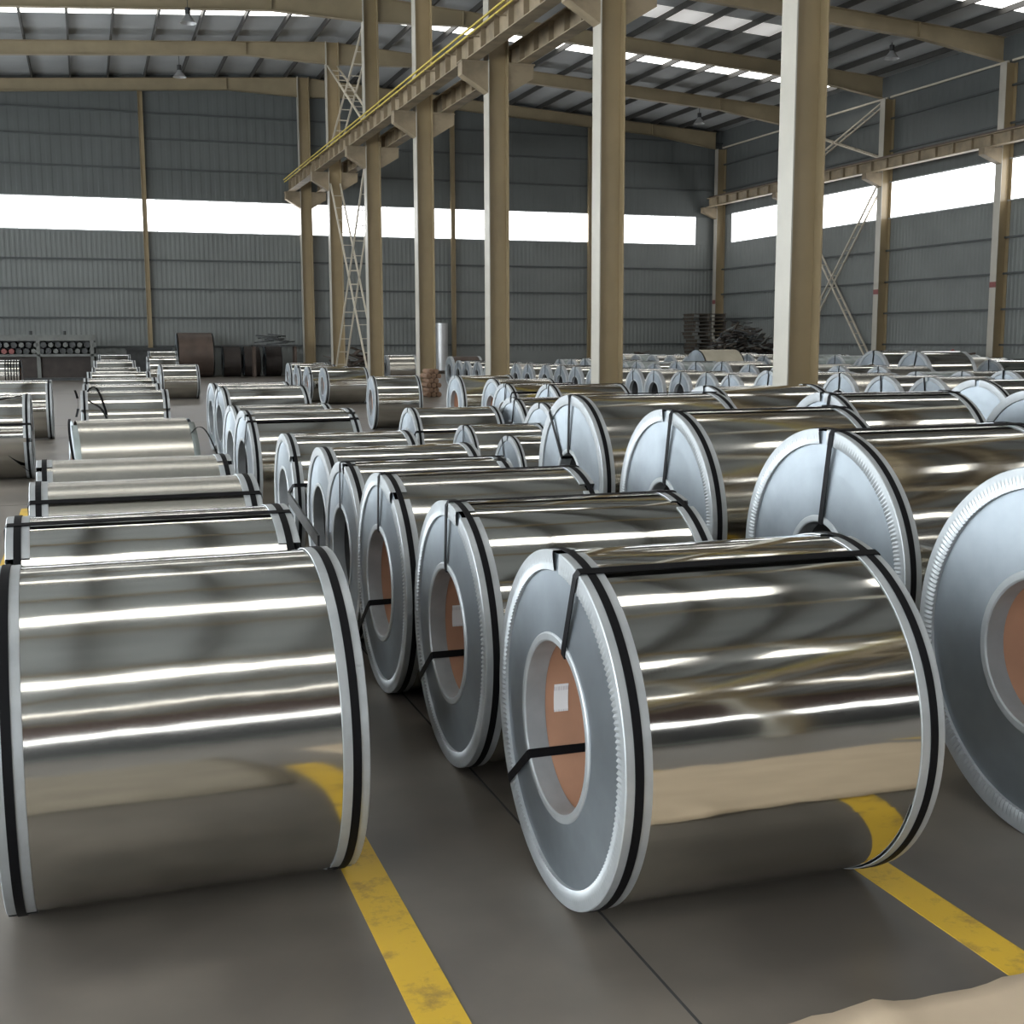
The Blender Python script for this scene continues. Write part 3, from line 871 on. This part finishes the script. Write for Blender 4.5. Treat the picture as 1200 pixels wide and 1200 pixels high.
# dark steel chest between the rack and the big brown coil
t = thing('steel_chest', 'low dark grey steel chest left of the big brown coil', 'chest', (2.65, 57.2, 0))
MB().box((-0.95, -0.45, 0.1), (0.95, 0.45, 1.2)).build('body', M['darksteel'], t)
MB().box((-1.0, -0.5, 1.2), (1.0, 0.5, 1.3)).build('lid', M['darksteel'], t)
for x in (-0.8, 0.8): MB().box((x - 0.08, -0.4, 0), (x + 0.08, 0.4, 0.1)).build('foot', M['darksteel'], t)

# wire coils on a stand next to the dark coils
t = thing('wire_coil_stand', 'black coils of wire lying on a dark stand by the far wall', 'stand', (7.9, 55.2, 0))
MB().box((-1.0, -0.35, 1.35), (1.0, 0.35, 1.42)).build('stand_top', M['darksteel'], t)
for x in (-0.9, 0.9):
    MB().box((x - 0.05, -0.3, 0), (x + 0.05, 0.3, 1.35)).build('stand_leg', M['rust'], t)
wr_ = random.Random(5)
for i in range(9):
    q = MB(); n = 20
    cx, cz, R_, tl = wr_.uniform(-0.45, 0.5), 1.47 + 0.045 * i, wr_.uniform(0.35, 0.5), wr_.uniform(-0.25, 0.25)
    pts = [(cx + R_ * math.cos(2 * pi * j / n), 0.33 * math.sin(2 * pi * j / n), cz + tl * R_ * 0.5 * math.cos(2 * pi * j / n)) for j in range(n + 1)]
    for a, b in zip(pts[:-1], pts[1:]): q.bar(a, b, 0.05)
    q.build('wire_loop', M['darksteel'], t)

# stack of cut logs in front of the fourth column
t = thing('log_stack', 'stack of brown cut logs in front of the fourth column', 'logs', (9.25, 33.9, 0))
lg = fix_normals(MB().cyl((0, -0.35, 0), (0, 0.35, 0), 0.072, 10).me('log', M['log']))
for r in range(6):
    for i in range(3 if r % 2 == 0 else 2):
        link('log', lg, t, (-0.15 + 0.15 * i + (0.075 if r % 2 else 0), 0, 0.072 + 0.13 * r))

# standing pale roll
t = thing('standing_roll', 'pale grey roll standing upright by the far wall', 'roll', (16.2, 57.3, 0))
q = MB().cyl((0, 0, 0.15), (0, 0, 2.4), 0.3, 28); fix_normals(q.build('roll_body', M['lamp_shade'], t).data)
MB().box((-0.35, -0.35, 0), (0.35, 0.35, 0.15)).build('pallet_base', M['wood'], t)

# tall pallet stack in the far right corner
board = MB().box((-0.95, -0.07, 0), (0.95, 0.07, 0.03)).me('deck_board', M['wood'])
bearer = MB().box((-0.05, -0.5, 0), (0.05, 0.5, 0.12)).me('bearer', M['wood'])
prr = random.Random(2)
for i in range(16):
    p = thing('wooden_pallet', 'dark wooden pallet, %s from the floor in the far corner stack' % ORD[i], 'pallet', (29.25 + prr.uniform(-0.12, 0.12), 55.2, 0.18 * i), prr.uniform(-0.06, 0.06), 'pallets in the far corner')
    for x in (-0.85, 0, 0.85): link('bearer', bearer, p, (x, 0, 0))
    for y in (-0.43, -0.22, 0, 0.22, 0.43): link('deck_board', board, p, (0, y, 0.12))

def heap(name, label, cat, cx, cy, w, d, h, cnt, mats, seed, lmax=1.3):
    rr_ = random.Random(seed)
    groups = [MB() for _ in mats]
    for i in range(cnt):
        u = rr_.uniform(-1, 1); vv = rr_.uniform(-1, 1)
        zmax = h * (1 - 0.45 * u * u) * (1 - 0.3 * abs(vv))
        c = Vector((u * w / 2, vv * d / 2, rr_.uniform(0.05, max(0.1, zmax))))
        dirv = Vector((rr_.uniform(-1, 1), rr_.uniform(-0.6, 0.6), rr_.uniform(-0.25, 0.25))).normalized()
        L = rr_.uniform(0.3, lmax) / 2
        a, b = c - dirv * L, c + dirv * L
        a.z, b.z = max(a.z, 0.04), max(b.z, 0.04)
        groups[i % len(mats)].bar(a, b, rr_.uniform(0.06, 0.28), rr_.uniform(0.03, 0.08))
    o = link(name, None, None, (cx, cy, 0))
    tag(o, label, cat)
    for g, mt in zip(groups, mats):
        k = g.build('scrap_piece', mt, o); k['kind'] = 'stuff'
    return o
heap('scrap_heap', 'dark heap of scrap metal right of the pallet stack', 'scrap', 28.7, 50.5, 2.8, 1.8, 2.6, 420, [M['darksteel'], M['grey'], M['wood'], M['rust_dark']], 4, 0.8)
heap('scrap_heap', 'rust-red heap of scrap by the right wall near the edge column', 'scrap', 29.6, 37.0, 1.6, 1.2, 1.5, 50, [M['red'], M['rust']], 8, 0.9)
heap('scrap_heap', 'brown heap of scrap behind the laced columns', 'scrap', 11.6, 55.3, 2.2, 1.2, 1.35, 70, [M['wood'], M['rust']], 9)
heap('scrap_heap', 'low dark heap of scrap left of the pallet stack', 'scrap', 26.0, 55.5, 2.4, 1.2, 1.0, 60, [M['darksteel'], M['rust']], 12, 0.9)

# ------------------------------------------------------------------ high-bay lamps
shade_pts = [(0.05, 0.30), (0.09, 0.22), (0.16, 0.12), (0.23, 0.02), (0.24, 0.0)]
def lamp(x, y, z, lab):
    t = thing('high_bay_lamp', lab, 'lamp', (x, y, z), 0, 'hanging high-bay lamps')
    vv, ff = [], []
    n = 20
    for i in range(n):
        a = 2 * pi * i / n
        for r, zz in shade_pts: vv.append((r * math.cos(a) * 1.15, r * math.sin(a) * 1.15, zz))
    m_ = len(shade_pts)
    for i in range(n):
        for j in range(m_ - 1):
            ff.append((i * m_ + j, ((i + 1) % n) * m_ + j, ((i + 1) % n) * m_ + j + 1, i * m_ + j + 1))
    link('lamp_shade', mesh('lamp_shade', vv, ff, M['lamp_shade'], True), t)
    MB().cyl((0, 0, 0.28), (0, 0, 0.48), 0.09, 14).build('housing', M['lamp'], t)
    MB().cyl((0, 0, 0.48), (0, 0, zs(x) - z), 0.012, 6).build('cable', M['lamp'], t)
lamp(3.68, 43.0, 11.88, 'bell-shaped lamp hanging at top left, in front of the skylight strip')
lamp(4.2, 54.0, 12.35, 'bell-shaped lamp hanging in the farthest bay at left')
lamp(28.1, 54.0, 11.75, 'bell-shaped lamp hanging in the farthest bay at right')
lamp(28.7, 40.0, 11.85, 'bell-shaped lamp hanging between rafters near the right wall')
